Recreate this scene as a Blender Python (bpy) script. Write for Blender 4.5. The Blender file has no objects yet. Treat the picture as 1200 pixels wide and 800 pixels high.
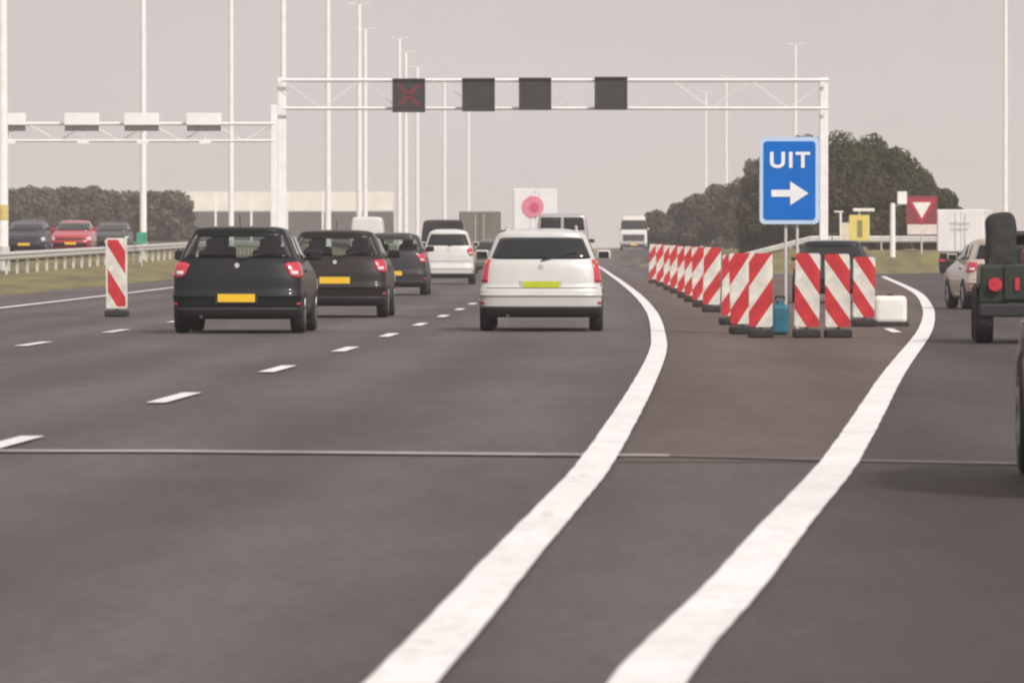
import bpy, bmesh, math, random
from mathutils import Vector, Matrix
random.seed(7)
scene = bpy.context.scene
C = scene.collection
F = 7450.0                                   # focal length in photograph pixels (1200 wide)
EYE = 1.2

# ------------------------------------------------------------------ camera, sky, sun, exposure
cam = bpy.data.objects.new('camera', bpy.data.cameras.new('camera'))
C.objects.link(cam)
cam.location = (0, 0, EYE)
cam.rotation_euler = (math.radians(90) - math.atan(110 / F), 0, 0)
cam.data.sensor_width = 36
cam.data.lens = F / 1200 * 36
cam.data.clip_start = 0.5
cam.data.clip_end = 9000
cam.data.dof.use_dof = True
cam.data.dof.focus_distance = 88
cam.data.dof.aperture_fstop = 9
scene.camera = cam

SUN_EL, SUN_AZ = math.radians(40), math.radians(148)      # azimuth clockwise from +Y: right and a little behind
world = bpy.data.worlds.new('World'); scene.world = world; world.use_nodes = True
wt = world.node_tree; wn = wt.nodes; wl = wt.links
bg = wn['Background']
sky = wn.new('ShaderNodeTexSky'); sky.sky_type = 'NISHITA'; sky.sun_disc = False
sky.sun_elevation = SUN_EL; sky.sun_rotation = SUN_AZ
sky.dust_density = 6; sky.air_density = 1.5
hs = wn.new('ShaderNodeHueSaturation'); hs.inputs['Saturation'].default_value = 0.12
wl.new(sky.outputs[0], hs.inputs['Color'])
mx = wn.new('ShaderNodeMixRGB'); mx.inputs[0].default_value = 0.86
mx.inputs[2].default_value = (7.25, 6.6, 6.5, 1)             # even overcast veil over the sky
wl.new(hs.outputs[0], mx.inputs[1])
wc = wn.new('ShaderNodeTexCoord'); wm = wn.new('ShaderNodeMapping'); wm.inputs['Scale'].default_value = (1, 1, 2.2)
wl.new(wc.outputs['Generated'], wm.inputs[0])
wz = wn.new('ShaderNodeTexNoise'); wz.inputs['Scale'].default_value = 11; wz.inputs['Detail'].default_value = 5; wl.new(wm.outputs[0], wz.inputs['Vector'])
wr = wn.new('ShaderNodeMapRange'); wr.inputs[1].default_value = 0.3; wr.inputs[2].default_value = 0.7; wr.inputs[3].default_value = 0.93; wr.inputs[4].default_value = 1.06
wl.new(wz.outputs[0], wr.inputs[0])
wk = wn.new('ShaderNodeMixRGB'); wk.blend_type = 'MULTIPLY'; wk.inputs[0].default_value = 1
wl.new(mx.outputs[0], wk.inputs[1]); wl.new(wr.outputs[0], wk.inputs[2]); wl.new(wk.outputs[0], bg.inputs[0])
bg.inputs[1].default_value = 0.1

sl = bpy.data.lights.new('sun', 'SUN'); sl.energy = 2.8; sl.angle = math.radians(5); sl.color = (1, 0.965, 0.92)
sun = bpy.data.objects.new('sun', sl); C.objects.link(sun)
sd = Vector((math.sin(SUN_AZ) * math.cos(SUN_EL), math.cos(SUN_AZ) * math.cos(SUN_EL), math.sin(SUN_EL)))
sun.rotation_euler = sd.to_track_quat('Z', 'Y').to_euler()
sun.location = (40, -40, 60)

vs = scene.view_settings
scene.display_settings.display_device = 'sRGB'
vs.view_transform = 'Standard'; vs.look = 'None'; vs.gamma = 1; vs.exposure = 0.05; vs.use_curve_mapping = False
scene.render.engine = 'CYCLES'
cy = scene.cycles
cy.use_denoising = True; cy.max_bounces = 8; cy.volume_bounces = 1
cy.pixel_filter_type = 'BLACKMAN_HARRIS'; cy.filter_width = 2.2
cy.volume_step_rate = 4

# ------------------------------------------------------------------ materials
MATS = {}
def mat(name, col, rough=0.6, metal=0.0, var=0.12, scale=6.0, bump=0.0, coat=0.0, spec=0.5, emit=None, trans=0.0, detail=5):
    if name in MATS: return MATS[name]
    m = bpy.data.materials.new(name); m.use_nodes = True
    nt = m.node_tree; b = nt.nodes['Principled BSDF']
    b.inputs['Roughness'].default_value = rough; b.inputs['Metallic'].default_value = metal
    b.inputs['Specular IOR Level'].default_value = spec
    b.inputs['Coat Weight'].default_value = coat; b.inputs['Coat Roughness'].default_value = 0.06
    tc = nt.nodes.new('ShaderNodeTexCoord')
    no = nt.nodes.new('ShaderNodeTexNoise'); no.inputs['Scale'].default_value = scale; no.inputs['Detail'].default_value = detail
    nt.links.new(tc.outputs['Object'], no.inputs['Vector'])
    ra = nt.nodes.new('ShaderNodeMapRange'); ra.inputs['From Min'].default_value = 0.3; ra.inputs['From Max'].default_value = 0.7
    ra.inputs['To Min'].default_value = 1 - var; ra.inputs['To Max'].default_value = 1 + var
    nt.links.new(no.outputs[0], ra.inputs[0])
    mu = nt.nodes.new('ShaderNodeMixRGB'); mu.blend_type = 'MULTIPLY'; mu.inputs[0].default_value = 1
    mu.inputs[1].default_value = (*col, 1); nt.links.new(ra.outputs[0], mu.inputs[2])
    nt.links.new(mu.outputs[0], b.inputs['Base Color'])
    if bump:
        bu = nt.nodes.new('ShaderNodeBump'); bu.inputs['Strength'].default_value = bump; bu.inputs['Distance'].default_value = 0.02
        nt.links.new(no.outputs[0], bu.inputs['Height']); nt.links.new(bu.outputs[0], b.inputs['Normal'])
    if emit:
        b.inputs['Emission Color'].default_value = (*emit[0], 1); b.inputs['Emission Strength'].default_value = emit[1]
    MATS[name] = m
    return m

def stripe_mat(name, sign, period, slope, phase, border=None):
    """red and white diagonal sheeting in the panel's own metres (x across, z up)"""
    m = bpy.data.materials.new(name); m.use_nodes = True
    nt = m.node_tree; N = nt.nodes; Lk = nt.links; b = N['Principled BSDF']; b.inputs['Roughness'].default_value = 0.42
    tc = N.new('ShaderNodeTexCoord'); sp = N.new('ShaderNodeSeparateXYZ'); Lk.new(tc.outputs['Object'], sp.inputs[0])
    def op(o, a, c=None):
        n = N.new('ShaderNodeMath'); n.operation = o
        for i, v in enumerate((a, c)):
            if v is None: continue
            if isinstance(v, (int, float)): n.inputs[i].default_value = v
            else: Lk.new(v, n.inputs[i])
        return n.outputs[0]
    t = op('ADD', op('ADD', sp.outputs[2], op('MULTIPLY', sp.outputs[0], sign * slope)), 40 * period + phase)
    fr = op('MODULO', t, period)
    red = op('LESS_THAN', fr, period * 0.5)
    if border:
        hw, z0, z1, bw = border
        ins = op('LESS_THAN', op('ABSOLUTE', sp.outputs[0]), hw - bw)
        ins = op('MULTIPLY', ins, op('GREATER_THAN', sp.outputs[2], z0 + bw))
        ins = op('MULTIPLY', ins, op('LESS_THAN', sp.outputs[2], z1 - bw))
        red = op('MULTIPLY', red, ins)
    no = N.new('ShaderNodeTexNoise'); no.inputs['Scale'].default_value = 5; no.inputs['Detail'].default_value = 6
    Lk.new(tc.outputs['Object'], no.inputs['Vector'])
    dirt = N.new('ShaderNodeMapRange'); dirt.inputs[1].default_value = 0.35; dirt.inputs[2].default_value = 0.8
    dirt.inputs[3].default_value = 1.0; dirt.inputs[4].default_value = 0.55; Lk.new(no.outputs[0], dirt.inputs[0])
    mixc = N.new('ShaderNodeMixRGB'); Lk.new(red, mixc.inputs[0])
    mixc.inputs[1].default_value = (0.80, 0.76, 0.68, 1); mixc.inputs[2].default_value = (0.62, 0.035, 0.045, 1)
    mul = N.new('ShaderNodeMixRGB'); mul.blend_type = 'MULTIPLY'; mul.inputs[0].default_value = 1
    Lk.new(mixc.outputs[0], mul.inputs[1]); Lk.new(dirt.outputs[0], mul.inputs[2]); Lk.new(mul.outputs[0], b.inputs['Base Color'])
    return m

def road_mat(name, c0, c1, c2):
    """asphalt: broad patches, long streaks along the road, aggregate speckle"""
    m = bpy.data.materials.new(name); m.use_nodes = True
    nt = m.node_tree; N = nt.nodes; Lk = nt.links; b = N['Principled BSDF']
    b.inputs['Roughness'].default_value = 0.78; b.inputs['Specular IOR Level'].default_value = 0.35
    g = N.new('ShaderNodeNewGeometry')
    def noise(sc, scale, det=4):
        mp = N.new('ShaderNodeMapping'); mp.inputs['Scale'].default_value = sc; Lk.new(g.outputs['Position'], mp.inputs[0])
        n = N.new('ShaderNodeTexNoise'); n.inputs['Scale'].default_value = scale; n.inputs['Detail'].default_value = det
        Lk.new(mp.outputs[0], n.inputs['Vector']); return n.outputs[0]
    uv = N.new('ShaderNodeUVMap'); uv.uv_map = 'lane'
    sp = N.new('ShaderNodeSeparateXYZ'); Lk.new(uv.outputs[0], sp.inputs[0])
    def op(o, x, y=None):
        n = N.new('ShaderNodeMath'); n.operation = o
        for i, v in enumerate((x, y)):
            if v is None: continue
            if isinstance(v, (int, float)): n.inputs[i].default_value = v
            else: Lk.new(v, n.inputs[i])
        return n.outputs[0]
    tr = op('COSINE', op('MULTIPLY', op('ADD', sp.outputs[0], 0.9), 2 * math.pi / 1.83))
    tr = op('ADD', op('MULTIPLY', tr, 0.5), 0.5)
    a = noise((1, 0.045, 1), 0.75, 5); s = noise((1, 0.16, 1), 3.2, 3); p = noise((1, 1, 1), 60, 2); q = noise((0.5, 0.12, 1), 0.6, 3)
    r1 = N.new('ShaderNodeValToRGB'); Lk.new(a, r1.inputs[0])
    r1.color_ramp.elements[0].position = 0.3; r1.color_ramp.elements[0].color = (*c0, 1)
    r1.color_ramp.elements[1].position = 0.7; r1.color_ramp.elements[1].color = (*c1, 1)
    def mul(src, f, lo, hi, blend=0.3):
        r = N.new('ShaderNodeMapRange'); r.inputs[1].default_value = blend; r.inputs[2].default_value = 1 - blend
        r.inputs[3].default_value = lo; r.inputs[4].default_value = hi; Lk.new(f, r.inputs[0])
        k = N.new('ShaderNodeMixRGB'); k.blend_type = 'MULTIPLY'; k.inputs[0].default_value = 1
        Lk.new(src, k.inputs[1]); Lk.new(r.outputs[0], k.inputs[2]); return k.outputs[0]
    mxq = N.new('ShaderNodeMixRGB'); rq = N.new('ShaderNodeMapRange'); rq.inputs[1].default_value = 0.5; rq.inputs[2].default_value = 0.68
    Lk.new(q, rq.inputs[0]); Lk.new(rq.outputs[0], mxq.inputs[0]); Lk.new(r1.outputs[0], mxq.inputs[1]); mxq.inputs[2].default_value = (*c2, 1)
    c = mul(mxq.outputs[0], s, 0.90, 1.10); c = mul(c, noise((1, 0.5, 1), 14, 6), 0.80, 1.22, 0.28); c = mul(c, p, 0.82, 1.2); c = mul(c, op('MULTIPLY', tr, op('ADD', a, 0.45)), 0.86, 1.14, 0.0); c = mul(c, q, 0.82, 1.16, 0.28)
    Lk.new(c, b.inputs['Base Color'])
    bu = N.new('ShaderNodeBump'); bu.inputs['Strength'].default_value = 0.35; bu.inputs['Distance'].default_value = 0.006
    Lk.new(p, bu.inputs['Height']); Lk.new(bu.outputs[0], b.inputs['Normal'])
    return m

def grass_mat():
    m = bpy.data.materials.new('verge_grass'); m.use_nodes = True
    nt = m.node_tree; N = nt.nodes; Lk = nt.links; b = N['Principled BSDF']; b.inputs['Roughness'].default_value = 0.9
    g = N.new('ShaderNodeNewGeometry')
    mp = N.new('ShaderNodeMapping'); mp.inputs['Scale'].default_value = (1, 0.12, 1); Lk.new(g.outputs['Position'], mp.inputs[0])
    n = N.new('ShaderNodeTexNoise'); n.inputs['Scale'].default_value = 0.8; n.inputs['Detail'].default_value = 8; Lk.new(mp.outputs[0], n.inputs['Vector'])
    r = N.new('ShaderNodeValToRGB'); Lk.new(n.outputs[0], r.inputs[0])
    r.color_ramp.elements[0].position = 0.32; r.color_ramp.elements[0].color = (0.11, 0.095, 0.04, 1)
    r.color_ramp.elements[1].position = 0.7; r.color_ramp.elements[1].color = (0.24, 0.205, 0.06, 1)
    Lk.new(r.outputs[0], b.inputs['Base Color'])
    bu = N.new('ShaderNodeBump'); bu.inputs['Strength'].default_value = 0.8; bu.inputs['Distance'].default_value = 0.1
    Lk.new(n.outputs[0], bu.inputs['Height']); Lk.new(bu.outputs[0], b.inputs['Normal'])
    return m

def paint_mat(name, col):
    m = bpy.data.materials.new(name); m.use_nodes = True
    nt = m.node_tree; N = nt.nodes; Lk = nt.links; b = N['Principled BSDF']; b.inputs['Roughness'].default_value = 0.62
    g = N.new('ShaderNodeNewGeometry')
    def noise(scale, det, sc=(1, 1, 1)):
        mp = N.new('ShaderNodeMapping'); mp.inputs['Scale'].default_value = sc; Lk.new(g.outputs['Position'], mp.inputs[0])
        n = N.new('ShaderNodeTexNoise'); n.inputs['Scale'].default_value = scale; n.inputs['Detail'].default_value = det; Lk.new(mp.outputs[0], n.inputs['Vector']); return n.outputs[0]
    r = N.new('ShaderNodeValToRGB'); Lk.new(noise(9, 9, (1, 0.3, 1)), r.inputs[0])
    e = r.color_ramp.elements; e[0].position = 0.30; e[0].color = (col[0]*0.86, col[1]*0.85, col[2]*0.84, 1); e[1].position = 0.58; e[1].color = (*col, 1)
    k = r.color_ramp.elements.new(0.74); k.color = (col[0]*0.66, col[1]*0.64, col[2]*0.63, 1)
    mr = N.new('ShaderNodeMapRange'); mr.inputs[1].default_value = 0.3; mr.inputs[2].default_value = 0.7; mr.inputs[3].default_value = 0.90; mr.inputs[4].default_value = 1.04
    Lk.new(noise(0.6, 4), mr.inputs[0])
    mu = N.new('ShaderNodeMixRGB'); mu.blend_type = 'MULTIPLY'; mu.inputs[0].default_value = 1
    Lk.new(r.outputs[0], mu.inputs[1]); Lk.new(mr.outputs[0], mu.inputs[2]); Lk.new(mu.outputs[0], b.inputs['Base Color'])
    return m

ASPHALT = road_mat('asphalt', (0.078, 0.063, 0.062), (0.106, 0.088, 0.087), (0.092, 0.079, 0.079))
GORE_ASPHALT = road_mat('old_asphalt', (0.092, 0.065, 0.054), (0.116, 0.082, 0.067), (0.096, 0.073, 0.066))
SLIP_ASPHALT = road_mat('slip_asphalt', (0.050, 0.038, 0.037), (0.070, 0.055, 0.054), (0.062, 0.051, 0.051))
GRASS = grass_mat()
PAINT = paint_mat('road_paint', (0.86, 0.84, 0.83))
STEEL = mat('galvanised', (0.62, 0.6, 0.58), 0.5, 0.25, var=0.12, scale=3)
WHITE_STEEL = mat('white_steel', (0.88, 0.85, 0.83), 0.5, var=0.06, scale=2)
BLACKP = mat('black_plastic', (0.022, 0.021, 0.022), 0.55, var=0.2, scale=8)
RUBBER = mat('rubber', (0.028, 0.026, 0.026), 0.85, var=0.25, scale=12)
GLASS = mat('tinted_glass', (0.012, 0.015, 0.015), 0.08, spec=0.45, var=0.3, scale=1.6, coat=0.3)
REDL = mat('red_lens', (0.55, 0.03, 0.055), 0.22, coat=0.5, var=0.25, scale=14)
CLEARL = mat('clear_lens', (0.62, 0.62, 0.64), 0.2, coat=0.5, var=0.15, scale=14)
AMBERL = mat('amber_lens', (0.7, 0.2, 0.05), 0.25, coat=0.5)
YPLATE = mat('yellow_plate', (0.85, 0.52, 0.02), 0.45, var=0.08)
GPLATE = mat('lime_plate', (0.50, 0.56, 0.02), 0.45, var=0.08)
STEEL_D = mat('dark_steel', (0.09, 0.085, 0.085), 0.5, 0.5)
CHROME = mat('chrome', (0.75, 0.75, 0.76), 0.22, 0.9, var=0.08)
SEEGLASS = bpy.data.materials.new('clear_glass'); SEEGLASS.use_nodes = True
_n = SEEGLASS.node_tree; _n.nodes.clear()
_o = _n.nodes.new('ShaderNodeOutputMaterial'); _t = _n.nodes.new('ShaderNodeBsdfTransparent'); _t.inputs[0].default_value = (0.74, 0.80, 0.78, 1)
_g = _n.nodes.new('ShaderNodeBsdfGlossy'); _g.inputs['Roughness'].default_value = 0.05
_f = _n.nodes.new('ShaderNodeLayerWeight'); _f.inputs[0].default_value = 0.12
_m = _n.nodes.new('ShaderNodeMixShader'); _n.links.new(_f.outputs['Facing'], _m.inputs[0]); _n.links.new(_t.outputs[0], _m.inputs[1]); _n.links.new(_g.outputs[0], _m.inputs[2]); _n.links.new(_m.outputs[0], _o.inputs[0])
RIM = mat('alloy', (0.38, 0.38, 0.39), 0.4, 0.7, var=0.1)

# ------------------------------------------------------------------ helpers
def new_mesh(name, verts, faces, material, parent=None, smooth=False, loc=None):
    me = bpy.data.meshes.new(name); me.from_pydata([tuple(v) for v in verts], [], faces); me.update()
    if smooth:
        me.polygons.foreach_set('use_smooth', [True] * len(me.polygons))
    if material: me.materials.append(material)
    o = bpy.data.objects.new(name, me); C.objects.link(o)
    if parent: o.parent = parent
    if loc: o.location = loc
    return o
def from_bm(name, bm, material, parent=None, smooth=False, loc=None):
    bmesh.ops.recalc_face_normals(bm, faces=bm.faces)
    me = bpy.data.meshes.new(name); bm.to_mesh(me); bm.free()
    if smooth: me.polygons.foreach_set('use_smooth', [True] * len(me.polygons))
    if material: me.materials.append(material)
    o = bpy.data.objects.new(name, me); C.objects.link(o)
    if parent: o.parent = parent
    if loc: o.location = loc
    return o
def empty(name, loc=(0, 0, 0), rz=0.0):
    o = bpy.data.objects.new(name, None); C.objects.link(o); o.location = loc; o.rotation_euler = (0, 0, rz); return o
def tag(o, label=None, cat=None, group=None, kind=None):
    if label: o['label'] = label
    if cat: o['category'] = cat
    if group: o['group'] = group
    if kind: o['kind'] = kind
    return o
def copy_tree(o, parent=None):
    c = o.copy(); C.objects.link(c); c.parent = parent
    for ch in o.children: copy_tree(ch, c)
    return c
def add_box(bm, c, s, bevel=0.0):
    r = bmesh.ops.create_cube(bm, size=1)
    bmesh.ops.scale(bm, vec=s, verts=r['verts']); bmesh.ops.translate(bm, vec=c, verts=r['verts'])
    if bevel:
        es = list({e for v in r['verts'] for e in v.link_edges})
        bmesh.ops.bevel(bm, geom=es, offset=bevel, segments=3, profile=0.5, affect='EDGES', clamp_overlap=True)
def box(name, c, s, m, parent=None, bevel=0.0, loc=None):
    bm = bmesh.new(); add_box(bm, c, s, bevel); return from_bm(name, bm, m, parent, loc=loc)
def add_bar(bm, p, q, r0, r1=None, seg=10):
    p, q = Vector(p), Vector(q); r1 = r0 if r1 is None else r1
    d = q - p
    r = bmesh.ops.create_cone(bm, cap_ends=True, segments=seg, radius1=r0, radius2=r1, depth=d.length)
    bmesh.ops.transform(bm, matrix=Matrix.Translation((p + q) / 2) @ d.to_track_quat('Z', 'Y').to_matrix().to_4x4(), verts=r['verts'])
def bar(name, p, q, r0, m, parent=None, r1=None, seg=10):
    bm = bmesh.new(); add_bar(bm, p, q, r0, r1, seg); return from_bm(name, bm, m, parent, smooth=False)
def rounded_rect(w, h, r, seg=5):
    pts = []
    for cx, cz, a0 in ((w/2-r, h/2-r, 0), (-w/2+r, h/2-r, 90), (-w/2+r, -h/2+r, 180), (w/2-r, -h/2+r, 270)):
        for k in range(seg + 1):
            a = math.radians(a0 + 90 * k / seg); pts.append((cx + r * math.cos(a), cz + r * math.sin(a)))
    return pts
def plate(name, pts, y0, y1, m, parent=None, cz=0.0, cx=0.0):
    """an outline in x,z extruded from y0 (towards the viewer) to y1"""
    n = len(pts)
    v = [(cx + x, y0, cz + z) for x, z in pts] + [(cx + x, y1, cz + z) for x, z in pts]
    f = [tuple(range(n)), tuple(range(2*n - 1, n - 1, -1))] + [(i, n + i, n + (i + 1) % n, (i + 1) % n) for i in range(n)]
    return new_mesh(name, v, f, m, parent)
def hermite(pts):
    xs = [p[0] for p in pts]; ys = [p[1] for p in pts]; n = len(pts)
    d = []
    for i in range(n):
        a = max(i - 1, 0); b = min(i + 1, n - 1); d.append((ys[b] - ys[a]) / (xs[b] - xs[a]))
    def f(x):
        if x <= xs[0]: return ys[0] + d[0] * (x - xs[0])
        if x >= xs[-1]: return ys[-1] + d[-1] * (x - xs[-1])
        i = max(k for k in range(n - 1) if xs[k] <= x); h = xs[i+1] - xs[i]; t = (x - xs[i]) / h
        return ((2*t**3 - 3*t*t + 1) * ys[i] + (t**3 - 2*t*t + t) * h * d[i] + (-2*t**3 + 3*t*t) * ys[i+1] + (t**3 - t*t) * h * d[i+1])
    return f
def sstep(a, b, x):
    t = min(max((x - a) / (b - a), 0), 1); return t * t * (3 - 2 * t)

# ------------------------------------------------------------------ layout of the place (metres, +Y along the motorway)
Xs = hermite([(-30, -2.6), (0, -1.15), (17.45, -0.30), (24.7, 0.012), (35.6, 0.478), (63.6, 1.40), (80.9, 1.87), (118.7, 2.60), (178, 3.35), (318, 4.7), (500, 6.4), (1000, 12), (3200, 38)])
Xe = hermite([(-30, -2.2), (0, -0.75), (17.45, 0.375), (22.2, 0.77), (27, 1.15), (35.6, 1.84), (59.3, 3.55), (93.7, 6.1), (127, 8.3), (171, 10.85), (254, 14.9), (300, 17.2)])
def heading(f, y): return math.atan((f(y + 1) - f(y - 1)) / 2)
def Xdash(y): return Xs(y) - 3.66
def Xdash2(y): return Xs(y) - 7.72
def Xedge(y): return Xs(y) - 12.75 - 0.012 * max(0, y - 123)
def Xleft(y): return Xedge(y) - 2.7
def Xrail(y): return -17.3 + 0.013 * (y - 215)
def ground(x, y):
    d = Xleft(y) - x
    h = -0.05
    if d > 0:
        a = min(max(0.26 + (y - 215) * 0.0042, 0.0), 1.3)
        h += (a + 0.05) * sstep(0, 2.6, d) + 0.28 * sstep(120, 200, y) * sstep(2.0, 4.5, Xrail(y) - x + 2)
    y0 = 319 + max(0, x - 18) * 1.2
    r = x - (Xs(y) + 6.5 - 4.6 * sstep(380, 440, y))
    if r > 0: h += 1.10 * sstep(y0, y0 + 17, y) * sstep(0, 5 - 3.2 * sstep(380, 440, y), r)
    return h

# ground: one sheet to the horizon
gx = [-2500, -1200, -600, -300, -150, -90, -60, -45] + [-36 + 0.75 * k for k in range(0, 108)] + [50, 65, 90, 150, 300, 600, 1200, 2500]
gy = [-150, -60, -20] + [0 + 6 * k for k in range(0, 52)] + [310 + 2.5 * k for k in range(0, 20)] + [365 + 12 * k for k in range(0, 24)] + [700, 800, 950, 1200, 1600, 2200, 3200]
gv = [(x, y, ground(x, y)) for y in gy for x in gx]
nx = len(gx)
gf = [(j*nx + i, j*nx + i + 1, (j+1)*nx + i + 1, (j+1)*nx + i) for j in range(len(gy) - 1) for i in range(nx - 1)]
tag(new_mesh('ground', gv, gf, GRASS, smooth=True), kind='structure')

def lane_uv(o):
    if o.data.materials[0] not in (ASPHALT, GORE_ASPHALT, SLIP_ASPHALT): return
    l = o.data.uv_layers.new(name='lane')
    for lp in o.data.loops:
        v = o.data.vertices[lp.vertex_index].co; l.data[lp.index].uv = (v.x - Xs(v.y), v.y)
def strip(name, f0, f1, ys, z, m, kind='structure', zf=None):
    v = []
    for y in ys:
        for f in (f0, f1):
            x = f(y); v.append((x, y, zf(x, y) if zf else z))
    fc = [(2*i, 2*i + 1, 2*i + 3, 2*i + 2) for i in range(len(ys) - 1)]
    o = new_mesh(name, v, fc, m); lane_uv(o)
    return tag(o, kind=kind)
def rng(a, b, st):
    n = max(1, int(round((b - a) / st))); return [a + (b - a) * k / n for k in range(n + 1)]
ysroad = rng(-30, 360, 5) + rng(380, 900, 20) + rng(1000, 3150, 100)
def Xright(y):
    t = sstep(262, 305, y); return (Xe(min(y, 300)) + 6.5) * (1 - t) + (Xs(y) + 5.2 - 3.8 * sstep(370, 430, y)) * t
strip('road', Xleft, Xright, ysroad, 0.0, ASPHALT)
strip('gore_pavement', lambda y: Xs(y) + 0.12, lambda y: Xe(y) - 0.12, rng(35.5, 250, 4), 0.004, GORE_ASPHALT)
strip('slip_lane_pavement', lambda y: Xe(y) + 0.1, lambda y: Xe(y) + 6.2, rng(-20, 256, 4), 0.005, SLIP_ASPHALT)
# slip road bending off to the right
ex = []
px_, py_, hd = Xe(252), 252.0, heading(Xe, 252)
for k in range(60):
    ex.append((px_, py_, hd)); px_ += 2 * math.sin(hd); py_ += 2 * math.cos(hd)
    if k > 14: hd = min(hd + 0.055, 1.15)
ev = []
for x, y, h in ex:
    ev += [(x - 0.3 * math.cos(h), y + 0.3 * math.sin(h), 0.009), (x + 7.5 * math.cos(h), y - 7.5 * math.sin(h), 0.009)]
sr = new_mesh('slip_road', ev, [(2*i, 2*i+1, 2*i+3, 2*i+2) for i in range(len(ex) - 1)], SLIP_ASPHALT); lane_uv(sr); tag(sr, kind='structure')
# opposite carriageway, raised a little beyond the barrier
strip('opposite_road', lambda y: Xrail(y) - 18, lambda y: Xrail(y) - 2.2, rng(100, 700, 10), 0, ASPHALT, zf=lambda x, y: max(ground(x - 1, y), ground(x + 1, y), ground(x, y)) + 0.06)

rys = rng(425, 900, 6); rk = 16; rv = []
for y in rys:
    for k in range(rk + 1):
        x = Xs(y) + 1.15 + 6.3 * k / rk; rv.append((x, y, ground(x, y) + 0.055))
rp = new_mesh('service_ramp', rv, [(a*(rk+1) + b, a*(rk+1) + b + 1, (a+1)*(rk+1) + b + 1, (a+1)*(rk+1) + b) for a in range(len(rys) - 1) for b in range(rk)], ASPHALT, smooth=True)
lane_uv(rp); tag(rp, kind='structure')
# road markings
def line(name, f, w, ys, z=0.014):
    j = lambda: random.uniform(-0.003, 0.003)
    return strip(name, lambda y: f(y) - w / 2 + j(), lambda y: f(y) + w / 2 + j(), ys, z, PAINT)
line('edge_line', Xs, 0.20, rng(10, 100, 0.5) + rng(102, 500, 3))
line('exit_line', Xe, 0.215, rng(10, 100, 0.5) + rng(102, 262, 3))
line('edge_line', Xedge, 0.20, rng(60, 420, 5))
for k in range(46):
    yc = 14.4 + 12.0 * k; line('lane_dash', Xdash, 0.155, rng(yc - 1.7, yc + 1.7, 1.0))
for k in range(34):
    yc = 18.0 + 12.1 * k; line('lane_dash', Xdash2, 0.155, rng(yc - 1.7, yc + 1.7, 1.0))
line('lane_dash', lambda y: 5.45 + 0.03 * (y - 91), 0.14, rng(89.0, 93.4, 1))
JOINT = mat('joint_concrete', (0.36, 0.33, 0.325), 0.8, var=0.45, scale=1.1)
def skew_strip(name, pts, w, z, m):
    v = []
    for x, y in pts: v += [(x, y - w / 2, z), (x, y + w / 2, z)]
    return tag(new_mesh(name, v, [(2*i, 2*i+2, 2*i+3, 2*i+1) for i in range(len(pts) - 1)], m), kind='structure')
JP = [(-8.5, 37.5), (-5, 37.4), (-2, 37.2), (0.9, 36.4), (2.0, 35.5), (3.2, 34.8), (6, 34.3), (8.5, 34.0)]
JOINT2 = mat('joint_asphalt', (0.155, 0.135, 0.13), 0.8, var=0.35, scale=1.1)
skew_strip('road_joint', JP[:4], 0.38, 0.012, JOINT)
skew_strip('road_joint', JP[3:], 0.30, 0.012, JOINT2)

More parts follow.
